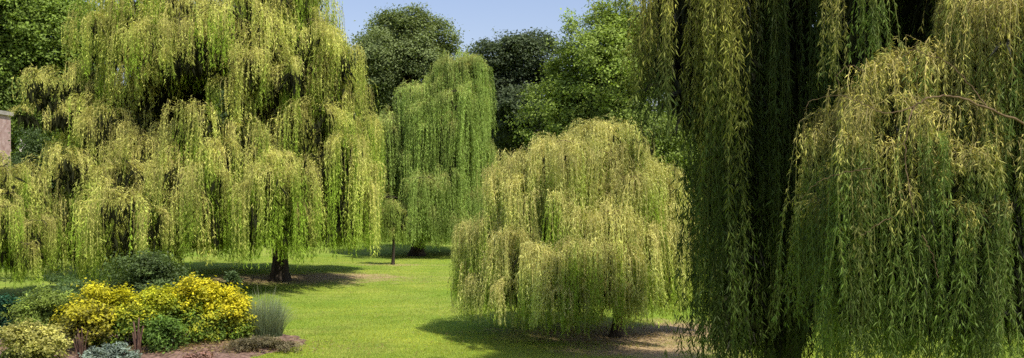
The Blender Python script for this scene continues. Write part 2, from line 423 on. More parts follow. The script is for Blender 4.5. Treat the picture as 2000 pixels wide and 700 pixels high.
# tall shaded willow on the right, mostly above the picture
dk = []
for (px, d, py, r, L, df) in [
    (1290, 12.8, -50, 0.28, 2.2, 0.9), (1270, 13.2, -30, 0.2, 1.5, 0.9), (1330, 12.6, -90, 0.2, 3.0, 1.0), (1368, 12.7, -100, 0.18, 2.6, 0.9), (1400, 12.5, -60, 0.22, 2.8, 1.2), (1410, 12.6, -110, 0.2, 9, 1.4),
    (1432, 12.4, -120, 0.25, 9, 1.6), (1462, 12.6, -80, 0.3, 9, 1.3), (1490, 13.0, -60, 0.3, 9, 0.35), (1530, 12.8, -80, 0.3, 9, 0.3),
    (1440, 13.6, -60, 0.3, 5.4, 1.2), (1560, 13.2, -160, 0.25, 9, 0.35), (1520, 15.2, 180, 0.5, 5, 1.6), (1490, 15.0, 240, 0.4, 5, 1.5), (1560, 15.4, 230, 0.5, 4.5, 1.5), (1500, 13.8, -120, 0.5, 9, 0.4), (1532, 13.2, 230, 0.25, 8, 1.5), (1552, 13.5, 280, 0.22, 8, 1.7), (1510, 13.1, 270, 0.2, 8, 1.5), (1370, 14.2, -70, 0.3, 2.4, 0.8), (1455, 14.2, -50, 0.4, 4.6, 1.0),
    (1662, 12.4, -110, 0.22, 1.9, 0.9), (1720, 13.5, -110, 0.4, 1.7, 1.0), (1790, 13.2, -120, 0.4, 2.2, 1.1), (1750, 14.5, -60, 0.5, 2.6, 1.2), (1830, 14, -80, 0.5, 4.0, 1.2),
    (1880, 12.4, -110, 0.3, 3.0, 1.0), (1640, 14.8, 40, 0.5, 4.0, 1.0), (1700, 15, 90, 0.6, 4.4, 1.2), (1780, 15, 60, 0.6, 4.4, 1.2), (1590, 14.0, 150, 0.45, 4.0, 1.2),
    (1860, 15, 60, 0.6, 4.6, 1.2), (1950, 15, 0, 0.7, 4.6, 1.2), (2050, 15, 0, 0.7, 4.6, 1.0), (1620, 13.6, 260, 0.4, 3.0, 1.0), (1700, 13.4, 280, 0.4, 3.0, 1.0)]:
    p = at(px, py, d); dk.append((p[0], p[1], p[2], r, L, df))
rg = np.random.default_rng(77)
for i in range(46):   # unseen canopy above the frame, put in to darken the curtains below
    a = rg.uniform(0, 6.28); q = 3.4 * math.sqrt(rg.uniform(0.02, 1))
    dk.append((5.9 + q * math.cos(a), 15.0 + q * math.sin(a) * 0.9, 13.2 - q * 0.95 + rg.uniform(-0.6, 0.6), 1.0, 2.8, 0.7))
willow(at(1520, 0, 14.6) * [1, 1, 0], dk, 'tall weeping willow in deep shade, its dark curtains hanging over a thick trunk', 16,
       dens=250, clump=14, loose=1.4, stretch=0.3, core=16.0, tones=(0.5, 1.3), twig=(0.24, 0.2, 0.07), gfun=lambda x, y, z: 1.3 if x < 3.25 else 0.3, leaf=(0.105, 0.017), sp=0.042, tip=0.75, seg=18, kite=True, trunk_r=0.3, trunk_h=6.5, gold_len=1.6, bend=(0.25, 0.6), twig_w=0.006,  # dark leaf and twig colours deepen the shade; longer gold keeps the left lit
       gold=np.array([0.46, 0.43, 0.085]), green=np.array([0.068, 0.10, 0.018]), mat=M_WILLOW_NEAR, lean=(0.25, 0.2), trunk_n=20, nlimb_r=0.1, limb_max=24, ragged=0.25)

# golden topped willow at the right edge, nearest to the camera
nr = []
for (px, d, py, r, L, df) in [
    (1625, 9.8, 232, 0.22, 2.6, 1.2), (1668, 9.6, 182, 0.25, 3.0, 1.1), (1700, 9.5, 132, 0.3, 3.2, 1.1), (1775, 9.3, 105, 0.3, 3.3, 1.1), (1850, 9.3, 110, 0.3, 3.3, 1.1),
    (1925, 9.6, 60, 0.35, 3.6, 1.1), (1985, 9.8, 0, 0.4, 4.0, 1.1), (2050, 10, -50, 0.5, 4.0, 1.0), (2140, 10.4, -90, 0.5, 4.0, 1.0), (2230, 10.5, -120, 0.6, 4.0, 0.8),
    (1663, 9.7, -80, 0.10, 1.15, 1.6), (1872, 9.5, -70, 0.14, 1.0, 1.6), (1895, 9.3, -60, 0.12, 0.9, 1.5), (1985, 9.0, -20, 0.3, 2.2, 1.2), (1950, 9.2, 10, 0.25, 2.0, 1.2), (1725, 8.9, 200, 0.25, 2.6, 1.0), (1850, 8.8, 215, 0.3, 2.6, 1.0), (1950, 8.9, 160, 0.3, 3.0, 1.0), (1640, 9.2, 330, 0.2, 2.2, 1.2), (1775, 8.7, 270, 0.25, 2.2, 1.0),
    (1670, 9.0, 270, 0.22, 2.4, 1.0), (1900, 8.6, 290, 0.25, 2.3, 1.0), (1980, 8.6, 280, 0.3, 2.4, 1.0), (1820, 9.9, 150, 0.35, 3.2, 1.0), (1720, 10.1, 170, 0.3, 3.2, 1.0),
    (1900, 10.3, 120, 0.35, 3.4, 1.0), (1990, 10.5, 60, 0.4, 3.6, 1.0), (1612, 9.5, 390, 0.18, 1.9, 1.0), (1740, 8.8, 380, 0.2, 1.8, 0.8), (1850, 8.5, 400, 0.2, 1.7, 0.8), (1955, 8.4, 400, 0.2, 1.8, 0.8),
    (2060, 9.2, 100, 0.4, 3.0, 1.0), (2120, 9.4, 150, 0.4, 3.0, 0.8)]:
    p = at(px, py, d); nr.append((p[0], p[1], p[2], r, L * 1.32, df))
for i in range(22):  # unseen upper crown, shaped high and dense to shade the tall willow
    a = rg.uniform(0, 6.28); q = 2.3 * math.sqrt(rg.uniform(0.02, 1))
    nr.append((8.7 + q * math.cos(a), 12.3 + q * math.sin(a), 12.6 - q * 1.2 + rg.uniform(-0.6, 0.6), 0.95, 3.0, 0.5))
for i in range(26):   # unseen boughs added above the frame to shade the tall willow
    nr.append((rg.uniform(4.9, 7.6), rg.uniform(9.9, 12.6), rg.uniform(8.3, 10.2), 0.8, 1.3, 0.6))
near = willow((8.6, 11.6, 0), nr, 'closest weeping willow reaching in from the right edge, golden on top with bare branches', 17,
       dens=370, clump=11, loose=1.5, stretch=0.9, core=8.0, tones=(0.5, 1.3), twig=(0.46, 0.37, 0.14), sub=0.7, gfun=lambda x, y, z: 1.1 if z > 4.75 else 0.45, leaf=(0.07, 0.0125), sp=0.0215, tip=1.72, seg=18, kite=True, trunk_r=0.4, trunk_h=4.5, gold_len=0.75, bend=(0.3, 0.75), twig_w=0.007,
       gold=np.array([0.70, 0.60, 0.16]), green=np.array([0.15, 0.215, 0.04]), mat=M_WILLOW_NEAR, limb_mat=M_TWIG, nlimb_r=0.06, limb_max=30, ragged=0.22)  # green darkened to put shade into the lower strands

# bare branches of that willow that show in front of its leaves
rb = np.random.default_rng(171)
def bare(pts, r0, r1):
    w = np.array([at(*p) for p in pts]) - np.array([8.6, 11.6, 0])
    t = np.linspace(0, 1, len(w)); tt = np.linspace(0, 1, 6 * len(w))
    q = np.stack([np.interp(tt, t, w[:, i]) for i in range(3)], 1)
    for _ in range(4): q[1:-1] = (q[:-2] + 2 * q[1:-1] + q[2:]) / 4
    q[1:-1] += rb.normal(0, 0.006, q[1:-1].shape)
    mb = MB(); tube(mb, q, 0.62 * np.linspace(r0, r1, len(q)), (1, 1, 1), n=7, rng=rb, lump=0.05)
    mb.build('limb', M_TWIG, near, True)
bare([(2120, 300, 8.6), (2000, 242, 8.5), (1930, 212, 8.45), (1860, 186, 8.4), (1815, 190, 8.4), (1785, 208, 8.4)], 0.022, 0.012)
bare([(1785, 208, 8.4), (1772, 240, 8.35), (1768, 300, 8.35), (1772, 350, 8.35), (1785, 425, 8.3)], 0.012, 0.006)
bare([(1930, 212, 8.45), (1890, 160, 8.5), (1850, 120, 8.6), (1780, 96, 8.7), (1755, 120, 8.7)], 0.011, 0.004)
bare([(2060, -20, 9.0), (1985, 20, 9.0), (1945, 55, 9.0), (1915, 90, 8.9)], 0.022, 0.010)
bare([(1785, 208, 8.4), (1730, 225, 8.4), (1690, 205, 8.5), (1640, 185, 8.6), (1585, 195, 8.8), (1570, 215, 8.8)], 0.010, 0.003)
bare([(1700, 330, 8.3), (1655, 335, 8.4), (1600, 352, 8.5), (1562, 392, 8.6)], 0.009, 0.004)
bare([(1690, 140, 8.9), (1660, 125, 9.0), (1632, 148, 9.0), (1640, 165, 9.0)], 0.006, 0.003)
bare([(1740, 425, 8.2), (1700, 450, 8.2), (1680, 462, 8.2)], 0.008, 0.003)
bare([(1800, 460, 8.2), (1822, 500, 8.2), (1832, 545, 8.2)], 0.009, 0.004)


# ------------------------------------------------------------------ broadleaf trees
def lobed(rng, rx, ry, rz, nl, lr):
    """centres and radii of the lobes of a crown"""
    th = rng.uniform(0, 6.28, nl); z = rng.uniform(-0.75, 1, nl)
    q = np.sqrt(1 - np.clip(z, -1, 1) ** 2) * rng.uniform(0.55, 1.0, nl)
    c = np.stack([np.cos(th) * q * rx, np.sin(th) * q * ry, z * rz], 1) * (1 - lr * 0.75)
    r = lr * rng.uniform(0.7, 1.2, nl)
    return c, r


def leafy(mb, rng, centre, rad, nl, lr, ncl, per, cr, leaf, c_lo, c_hi, flat=0.55, kite=True, sprigs=0, hz=None, tone=(0.7, 1.25), droop=0.2):
    """clusters of leaves on the lobes of a crown; c_lo inside/below to c_hi outside/above"""
    centre = np.asarray(centre, float); rad = np.asarray(rad, float)
    lc, lrr = lobed(rng, *rad, nl, lr)
    w = lrr ** 2
    li = rng.choice(nl, ncl, p=w / w.sum())
    d = unit(rng.normal(size=(ncl, 3)) + np.array([0, 0, 0.35]))
    rr = rng.uniform(0.55, 1.06, ncl) ** 0.6
    cc = lc[li] + d * lrr[li][:, None] * rr[:, None] * rad * np.array([1, 1, 0.9])
    if sprigs:
        k = rng.choice(ncl, sprigs)
        extra = cc[k] * (1 + rng.uniform(0.03, 0.15, (sprigs, 1)))
        cc = np.concatenate([cc, extra])
    n = len(cc)
    tn = rng.uniform(*tone, n)
    s = rng.uniform(0.7, 1.3, n) * cr
    N = n * per
    k = np.repeat(np.arange(n), per)
    off = rng.normal(size=(N, 3)) * 0.55
    P = cc[k] + off * s[k][:, None] * np.array([1, 1, flat])
    outw = unit(P / rad)
    nr_ = unit(outw * 0.55 + np.array([0, 0, 0.65]) + rng.normal(0, 0.55, (N, 3)))
    A = unit(np.cross(nr_, rng.normal(size=(N, 3))) + np.array([0, 0, -droop]))
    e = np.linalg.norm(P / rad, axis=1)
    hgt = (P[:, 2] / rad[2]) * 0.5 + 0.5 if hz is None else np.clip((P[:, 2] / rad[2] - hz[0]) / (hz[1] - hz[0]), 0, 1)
    g = np.clip(0.5 * hgt + 0.5 * e + rng.normal(0, 0.15, N), 0, 1)[:, None] if hz is None else np.clip(hgt + rng.normal(0, 0.25, n)[k] + rng.normal(0, 0.12, N), 0, 1)[:, None]  # without hz: dark inside and below, lit outside and above, painted into the leaves
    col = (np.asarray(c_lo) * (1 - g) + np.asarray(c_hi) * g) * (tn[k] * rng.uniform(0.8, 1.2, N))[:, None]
    lf = rng.uniform(0.65, 1.25, N)
    leaves(mb, rng, P + centre, A, leaf[0] * lf, leaf[1] * lf, col, kite=kite, nrm=nr_, fold=0.15)
    return lc + centre, lrr


def broadleaf(name, px, d, topy, halfw, label, seed, depth=0.9, height=None, nl=16, lr=0.42, ncl=520, per=85, cr=0.9, leaf=(0.3, 0.2),
              c_lo=(0.045, 0.075, 0.02), c_hi=(0.15, 0.22, 0.045), flat=0.5, sprigs=40, trunk_r=0.45, low=0.18, cat='tree', group=None, tone=(0.7, 1.25)):
    rng = np.random.default_rng(seed)
    top = at(px, topy, d)
    gz = float(ground_z(top[0], d))
    H = top[2] - gz
    root = thing(name, (top[0], d, gz), label, cat, group)
    rx = halfw * d / F
    zc = H * (0.5 + low / 2); rz = H * (0.5 - low / 2)
    mb = MB()
    lc, lrr = leafy(mb, rng, (0, 0, zc), (rx, rx * depth, rz), nl, lr, ncl, per, cr, leaf, c_lo, c_hi, flat=flat, sprigs=sprigs, tone=tone)
    mb.build('crown', M_BROAD, root)
    tb = MB()
    zz = np.linspace(-0.1, H * 0.75, 10)
    tube(tb, np.stack([0.15 * np.sin(zz * 0.4), 0.15 * np.cos(zz * 0.37), zz], 1), trunk_r * (1 - 0.85 * zz / zz[-1]) * (1 + 0.5 * np.exp(-np.maximum(zz, 0) / 0.5)), (1, 1, 1), n=10, rng=rng, lump=0.04)
    for c in lc[:10]:
        z0 = max(H * 0.2, min(c[2] - 1.0, H * 0.6))
        tube(tb, curve((0.1, 0.1, z0), (c[0] * 0.3, c[1] * 0.3, z0 + 0.8), (c[0] * 0.7, c[1] * 0.7, c[2] * 0.95), c, 8), np.linspace(0.16, 0.03, 8), (1, 1, 1), n=6)
    tb.build('trunk', M_BARK, root, True)
    return root


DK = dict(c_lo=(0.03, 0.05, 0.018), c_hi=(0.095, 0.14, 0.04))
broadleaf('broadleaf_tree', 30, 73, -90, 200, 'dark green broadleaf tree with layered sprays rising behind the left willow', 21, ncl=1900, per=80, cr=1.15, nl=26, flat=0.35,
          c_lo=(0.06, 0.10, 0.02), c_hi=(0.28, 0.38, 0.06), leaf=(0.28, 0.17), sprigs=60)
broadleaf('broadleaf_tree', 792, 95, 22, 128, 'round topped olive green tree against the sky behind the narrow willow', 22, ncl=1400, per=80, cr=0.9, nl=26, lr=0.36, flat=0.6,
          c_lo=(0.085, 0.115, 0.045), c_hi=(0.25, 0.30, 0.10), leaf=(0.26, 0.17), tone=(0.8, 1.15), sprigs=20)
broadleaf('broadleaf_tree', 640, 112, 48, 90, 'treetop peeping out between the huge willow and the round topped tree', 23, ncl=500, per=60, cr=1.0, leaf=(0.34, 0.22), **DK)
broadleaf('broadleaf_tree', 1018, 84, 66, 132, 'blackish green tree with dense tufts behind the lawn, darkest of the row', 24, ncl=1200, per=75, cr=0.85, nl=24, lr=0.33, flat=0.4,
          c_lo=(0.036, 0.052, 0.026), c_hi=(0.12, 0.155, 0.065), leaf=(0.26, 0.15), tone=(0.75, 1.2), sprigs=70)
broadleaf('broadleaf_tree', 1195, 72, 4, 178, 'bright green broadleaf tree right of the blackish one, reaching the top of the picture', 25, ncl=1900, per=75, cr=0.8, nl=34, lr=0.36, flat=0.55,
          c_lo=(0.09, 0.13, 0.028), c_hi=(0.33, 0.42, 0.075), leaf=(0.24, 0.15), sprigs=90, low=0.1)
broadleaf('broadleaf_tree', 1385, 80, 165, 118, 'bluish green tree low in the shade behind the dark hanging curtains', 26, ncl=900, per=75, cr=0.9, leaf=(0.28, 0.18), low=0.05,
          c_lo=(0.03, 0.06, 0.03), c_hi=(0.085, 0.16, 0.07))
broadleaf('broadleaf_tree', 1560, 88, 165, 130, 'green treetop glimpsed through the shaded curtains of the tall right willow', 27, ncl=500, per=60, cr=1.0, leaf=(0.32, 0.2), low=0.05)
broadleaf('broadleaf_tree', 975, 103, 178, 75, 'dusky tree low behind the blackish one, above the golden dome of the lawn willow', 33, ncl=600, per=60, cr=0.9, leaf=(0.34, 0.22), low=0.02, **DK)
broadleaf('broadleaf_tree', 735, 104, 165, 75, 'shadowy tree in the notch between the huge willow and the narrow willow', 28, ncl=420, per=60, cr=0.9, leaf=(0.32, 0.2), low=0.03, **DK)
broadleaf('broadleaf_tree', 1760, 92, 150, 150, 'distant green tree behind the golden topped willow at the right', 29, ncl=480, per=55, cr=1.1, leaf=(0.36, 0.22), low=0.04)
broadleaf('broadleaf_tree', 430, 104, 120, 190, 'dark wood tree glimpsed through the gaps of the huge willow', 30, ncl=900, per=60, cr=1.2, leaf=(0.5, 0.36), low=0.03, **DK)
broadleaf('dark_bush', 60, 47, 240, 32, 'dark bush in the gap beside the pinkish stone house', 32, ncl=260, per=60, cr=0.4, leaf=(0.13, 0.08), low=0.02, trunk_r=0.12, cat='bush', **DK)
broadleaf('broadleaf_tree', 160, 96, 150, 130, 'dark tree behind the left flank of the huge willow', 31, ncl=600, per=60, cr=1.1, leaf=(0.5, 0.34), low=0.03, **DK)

# undergrowth under the far trees: nobody could count it
rng = np.random.default_rng(41)
mb = MB()
for i in range(120):
    px = rng.uniform(-150, 2150); d = rng.uniform(92, 116)
    h = rng.uniform(2.6, 6.5); x = (px - 1000) * d / F
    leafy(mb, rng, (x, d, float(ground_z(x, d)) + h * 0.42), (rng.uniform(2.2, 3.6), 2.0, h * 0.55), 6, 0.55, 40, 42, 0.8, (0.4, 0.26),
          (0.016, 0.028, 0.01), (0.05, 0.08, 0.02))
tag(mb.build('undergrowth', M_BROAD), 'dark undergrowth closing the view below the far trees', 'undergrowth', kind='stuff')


# ------------------------------------------------------------------ shrubs and bed plants
def shrub(name, px, topy, basey, halfw, label, seed, c_lo, c_hi, leaf=(0.085, 0.05), ncl=120, per=42, cr=0.16, hz=None, nl=15, lr=0.40, flat=0.8, group=None,
          depth=0.9, stems=9, cat='shrub', tone=(0.5, 1.35), low=0.02, droop=0.1, spr=30):
    rng = np.random.default_rng(seed)
    d = CAMZ * F / (basey - HOR)
    top = at(px, topy, d); H = top[2]
    rx = 1.13 * halfw * d / F
    root = thing(name, (top[0], d, 0), label, cat, group)
    mb = MB()
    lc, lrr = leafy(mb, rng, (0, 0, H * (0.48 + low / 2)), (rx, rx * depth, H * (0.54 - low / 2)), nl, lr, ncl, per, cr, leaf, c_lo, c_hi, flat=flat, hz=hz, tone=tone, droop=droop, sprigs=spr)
    mb.build('foliage', M_SHRUB, root)
    tb = MB()
    for i in range(stems):
        c = lc[i % len(lc)] + rng.normal(0, 0.08, 3)
        b = np.array([c[0] * 0.25, c[1] * 0.25, -0.05])
        tube(tb, curve(b, b + [0, 0, c[2] * 0.4], (c[0] * 0.8, c[1] * 0.8, c[2] * 0.8), c, 7), np.linspace(0.016, 0.006, 7) * (1 + H * 0.3), (1, 1, 1), n=5)
    tb.build('stem', M_DEAD, root, True)
    return root


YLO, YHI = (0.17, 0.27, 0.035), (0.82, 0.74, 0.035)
G1 = 'golden leaved shrubs along the bed'
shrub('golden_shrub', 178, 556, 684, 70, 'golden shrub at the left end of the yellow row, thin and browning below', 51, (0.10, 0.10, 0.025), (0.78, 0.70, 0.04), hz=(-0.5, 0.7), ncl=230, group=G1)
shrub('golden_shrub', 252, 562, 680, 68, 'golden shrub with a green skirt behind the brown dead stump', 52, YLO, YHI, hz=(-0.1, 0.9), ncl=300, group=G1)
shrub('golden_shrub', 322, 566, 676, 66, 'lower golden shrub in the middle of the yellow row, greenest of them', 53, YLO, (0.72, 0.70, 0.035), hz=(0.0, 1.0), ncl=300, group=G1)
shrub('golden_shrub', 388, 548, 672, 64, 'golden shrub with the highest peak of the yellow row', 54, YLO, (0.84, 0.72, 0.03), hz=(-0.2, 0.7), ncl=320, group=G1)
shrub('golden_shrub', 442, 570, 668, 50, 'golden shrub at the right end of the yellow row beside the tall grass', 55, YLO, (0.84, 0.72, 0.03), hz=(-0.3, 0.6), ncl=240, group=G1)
shrub('leafy_shrub', 88, 566, 668, 58, 'soft yellow green shrub left of the golden row', 56, (0.09, 0.15, 0.03), (0.30, 0.38, 0.06), ncl=170, leaf=(0.10, 0.035))
shrub('leafy_shrub', 10, 578, 664, 34, 'bluish dark green shrub at the left edge of the bed', 57, (0.012, 0.04, 0.02), (0.03, 0.10, 0.045), ncl=120, leaf=(0.07, 0.05))
shrub('leafy_shrub', 282, 500, 612, 84, 'dark green dense shrub under the huge willow, behind the golden row', 58, (0.045, 0.07, 0.02), (0.15, 0.21, 0.06), ncl=420, cr=0.24, leaf=(0.10, 0.06))
shrub('variegated_shrub', 45, 632, 772, 84, 'low shrub flecked with pale yellow leaves in the bottom left corner', 59, (0.14, 0.2, 0.04), (0.66, 0.60, 0.16), ncl=420, cr=0.12, leaf=(0.06, 0.042), tone=(0.5, 1.25))
shrub('silver_plant', 222, 674, 722, 52, 'low silvery grey green plant at the front of the bed', 60, (0.12, 0.17, 0.12), (0.33, 0.40, 0.31), ncl=110, cr=0.08, leaf=(0.085, 0.032), cat='plant', stems=4)
shrub('leafy_shrub', 330, 625, 690, 36, 'dark leafy green plant at the foot of the golden row', 61, (0.04, 0.08, 0.02), (0.2, 0.33, 0.05), ncl=80, leaf=(0.085, 0.04))
shrub('leafy_shrub', 110, 543, 640, 75, 'grey green shrub between the left willow and the golden row', 62, (0.05, 0.085, 0.03), (0.16, 0.24, 0.07), ncl=190, leaf=(0.09, 0.04))
shrub('dry_groundcover', 520, 662, 690, 78, 'low dry straw coloured ground cover at the tip of the bed', 63, (0.16, 0.13, 0.06), (0.33, 0.28, 0.15), ncl=230, cr=0.07, leaf=(0.06, 0.02), cat='plant', stems=4, depth=0.6, hz=(-1, 1), spr=0)
shrub('pink_flower_plant', 388, 690, 712, 26, 'low patch of faded pink flowers at the front of the bed', 64, (0.20, 0.13, 0.07), (0.45, 0.26, 0.19), ncl=70, cr=0.06, leaf=(0.05, 0.035), cat='plant', stems=4)
shrub('young_plant', 450, 536, 600, 14, 'spindly young plant against the black shade of the huge willow', 65, (0.04, 0.07, 0.02), (0.10, 0.15, 0.05), ncl=30, cr=0.10, leaf=(0.12, 0.04), cat='plant', stems=3)

# tall grass clump
rng = np.random.default_rng(66)
d = CAMZ * F / (660 - HOR); gp = at(514, 660, d)
gr = thing('grass_clump', (gp[0], d, 0), 'tall grey green ornamental grass clump at the right end of the golden row', 'grass clump')
mb = MB(); n = 1700
a = rng.uniform(0, 6.28, n); q = 0.42 * np.sqrt(rng.uniform(0, 1, n))
b0 = np.stack([np.cos(a) * q * 1.25, np.sin(a) * q, np.zeros(n)], 1)
ou = rng.uniform(0.0, 0.62, n); H = (1.45 - 0.95 * ou) * rng.uniform(0.6, 1.05, n)
a2 = a + rng.normal(0, 0.7, n)
s = np.linspace(0, 1, 7)
pts = b0[:, None] + np.stack([np.cos(a2)[:, None] * ou[:, None] * s ** 2, np.sin(a2)[:, None] * ou[:, None] * s ** 2, H[:, None] * (s - 0.14 * s ** 3)], -1)
cc = np.array([0.10, 0.15, 0.06]) * (1 - s)[None, :, None] + np.array([0.34, 0.39, 0.22]) * s[None, :, None]
ribbons(mb, rng, pts, np.linspace(0.011, 0.003, 7), cc * rng.uniform(0.65, 1.3, (n, 1, 1)))
mb.build('blades', M_GRASS, gr)
mb = MB(); n = 30
a = rng.uniform(0, 6.28, n); q = rng.uniform(0, 0.3, n); a2 = a
ou = rng.uniform(0.05, 0.4, n); H = rng.uniform(1.0, 1.5, n)
pts = np.stack([np.cos(a) * q, np.sin(a) * q, 0 * q], 1)[:, None] + np.stack([np.cos(a2)[:, None] * ou[:, None] * s ** 2, np.sin(a2)[:, None] * ou[:, None] * s ** 2, H[:, None] * s], -1)
ribbons(mb, rng, pts, np.array([3, 3, 3, 3, 5, 9, 3]) * 0.001, np.broadcast_to(np.array([0.30, 0.30, 0.18]), (n, 7, 3)) * rng.uniform(0.7, 1.2, (n, 1, 1)))
mb.build('seed_heads', M_GRASS, gr)


# dead wood in the bed
def dead(px, topy, basey, label, seed, stems, rad, spread):
    rng = np.random.default_rng(seed)
    d = CAMZ * F / (basey - HOR); p = at(px, basey, d); H = at(px, topy, d)[2]
    mb = MB()
    for i in range(stems):
        a = rng.uniform(0, 6.28); h = H * rng.uniform(0.6, 1.0) if i else H
        o = np.array([math.cos(a), math.sin(a), 0]) * spread * rng.uniform(0.2, 1)
        tube(mb, curve(o * 0.3 + [0, 0, -0.05], o * 0.4 + [0, 0, h * 0.4], o * 0.8 + rng.normal(0, 0.03, 3) + [0, 0, h * 0.7], o * 1.2 + [0, 0, h], 9),
             np.linspace(rad * 1.2, rad * 0.5, 9) * rng.uniform(0.6, 1.1), (1, 1, 1), n=7, rng=rng, lump=0.1)
    o = mb.build('dead_stump', M_DEAD, None, True); o.location = (p[0], d, 0)
    tag(o, label, 'stump')


dead(268, 622, 704, 'brown dead stump with broken upright stems in front of the golden row', 71, 7, 0.045, 0.15)
dead(160, 640, 720, 'bundle of thin dry brown stems at the front of the bed, left of the stump', 72, 12, 0.022, 0.16)

# ------------------------------------------------------------------ old stone house at the left edge
hx, hd = at(21, 0, 60)[0], 54.0
house = thing('stone_house', (hx - 5, hd + 3, 0), 'pinkish stone house end showing beside the left willow', 'house')


def box(mb, x0, x1, y0, y1, z0, z1):
    v = np.array([[x, y, z] for z in (z0, z1) for y in (y0, y1) for x in (x0, x1)], float)
    q = [(0, 2, 3, 1), (4, 5, 7, 6), (0, 1, 5, 4), (2, 6, 7, 3), (0, 4, 6, 2), (1, 3, 7, 5)]
    mb.add(v, [t for f in q for t in ((f[0], f[1], f[2]), (f[0], f[2], f[3]))], (1, 1, 1))


mb = MB(); box(mb, -5, 5, -3, 3, -0.2, 9.3)
mb.build('wall', M_STONE, house)
for z in (0.0, 4.0):
    for x in (-3.2, 0.2, 3.0):
        mb = MB(); box(mb, x, x + 1.2, -3.03, -3.003, z + 1.2, z + 3.0)
        mb.build('window', M_GLASS, house)
mb = MB(); box(mb, -5.15, 5.12, -3.14, 3.14, 9.303, 9.56)
for y in (-3.1,):
    box(mb, 4.0, 4.95, -3.12, -2.4, 9.563, 10.4); box(mb, 3.9, 5.05, -3.2, -2.3, 10.403, 10.55)
mb.build('coping', M_COPING, house)
mb = MB()
v = np.array([[-5, -2.9, 9.565], [3.9, -2.9, 9.565], [3.9, 2.9, 9.565], [-5, 2.9, 9.565], [-5, 0, 12.0], [1.5, 0, 12.0]])
mb.add(v, [(0, 1, 5), (0, 5, 4), (1, 2, 5), (2, 3, 4), (2, 4, 5), (3, 0, 4)], (1, 1, 1))
mb.build('roof', M_SLATE, house)

# ------------------------------------------------------------------ ground
def ground_mat():
    m, nt = new_mat('lawn_turf')
    N, L = nt.nodes, nt.links
    out = N.new('ShaderNodeOutputMaterial')
    tc = N.new('ShaderNodeTexCoord')
    pb = N.new('ShaderNodeBsdfPrincipled'); pb.inputs['Roughness'].default_value = 0.85; pb.inputs['Specular IOR Level'].default_value = 0.1

    def noise(sc, det=4, st=(1, 1, 1), rough=0.6):
        mp = N.new('ShaderNodeMapping'); mp.inputs['Scale'].default_value = st
        L.new(tc.outputs['Object'], mp.inputs['Vector'])
        n = N.new('ShaderNodeTexNoise'); n.inputs['Scale'].default_value = sc; n.inputs['Detail'].default_value = det; n.inputs['Roughness'].default_value = rough
        L.new(mp.outputs['Vector'], n.inputs['Vector'])
        return n.outputs['Fac']

    def rng_(v, a, b, c=0.0, e=1.0):
        r = N.new('ShaderNodeMapRange'); r.inputs['From Min'].default_value = a; r.inputs['From Max'].default_value = b
        r.inputs['To Min'].default_value = c; r.inputs['To Max'].default_value = e
        L.new(v, r.inputs['Value']); return r.outputs['Result']

    def mix(f, a, b):
        x = N.new('ShaderNodeMix'); x.data_type = 'RGBA'
        L.new(f, x.inputs['Factor'])
        for s_, k in ((a, 6), (b, 7)):
            if isinstance(s_, tuple): x.inputs[k].default_value = (*s_, 1)
            else: L.new(s_, x.inputs[k])
        return x.outputs[2]

    def math_(op, a, b):
        x = N.new('ShaderNodeMath'); x.operation = op
        for i, s_ in enumerate((a, b)):
            if isinstance(s_, (int, float)): x.inputs[i].default_value = s_
            else: L.new(s_, x.inputs[i])
        return x.outputs[0]

    c = mix(rng_(noise(0.22, 5), 0.35, 0.65), (0.24, 0.34, 0.04), (0.40, 0.43, 0.08))
    c = mix(rng_(noise(1.3, 6, (0.5, 1, 1)), 0.42, 0.72), c, (0.18, 0.28, 0.03))
    c = mix(rng_(noise(0.16, 5), 0.55, 0.75, 0, 0.55), c, (0.37, 0.335, 0.10))
    fine = noise(9, 6, (1, 1, 1), 0.75)
    c = mix(rng_(fine, 0.4, 0.75, 0, 0.6), c, (0.11, 0.185, 0.02))
    # bare dry earth under and beside the willows
    edge = noise(0.9, 5)
    for (px, py, dd, sx, sy, amt) in ((1240, 660, 24.6, 2.6, 2.0, 1.0), (1330, 645, 26.0, 2.8, 2.2, 1.0), (640, 540, 43.0, 3.2, 1.9, 0.75), (1260, 685, 22.8, 2.6, 1.5, 1.0), (767, 518, 50, 2.4, 1.0, 0.6), (545, 545, 42, 6.0, 3.0, 0.9), (1160, 660, 25.5, 3.0, 2.0, 0.9)):
        p = at(px, py, dd)
        mp = N.new('ShaderNodeMapping'); mp.vector_type = 'POINT'
        mp.inputs['Location'].default_value = (-p[0] / sx, -p[1] / sy, 0); mp.inputs['Scale'].default_value = (1 / sx, 1 / sy, 0)
        L.new(tc.outputs['Object'], mp.inputs['Vector'])
        ln = N.new('ShaderNodeVectorMath'); ln.operation = 'LENGTH'; L.new(mp.outputs['Vector'], ln.inputs[0])
        v = math_('ADD', ln.outputs['Value'], rng_(edge, 0.25, 0.75, -0.55, 0.55))
        f = rng_(v, 1.15, 0.45, 0, amt)
        earth = mix(rng_(fine, 0.35, 0.7), (0.33, 0.22, 0.11), (0.60, 0.44, 0.24))
        c = mix(f, c, earth)
    L.new(c, pb.inputs['Base Color'])
    bp = N.new('ShaderNodeBump'); bp.inputs['Strength'].default_value = 0.5; bp.inputs['Distance'].default_value = 0.06
    L.new(fine, bp.inputs['Height']); L.new(bp.outputs['Normal'], pb.inputs['Normal'])
    L.new(pb.outputs[0], out.inputs['Surface'])
    return m


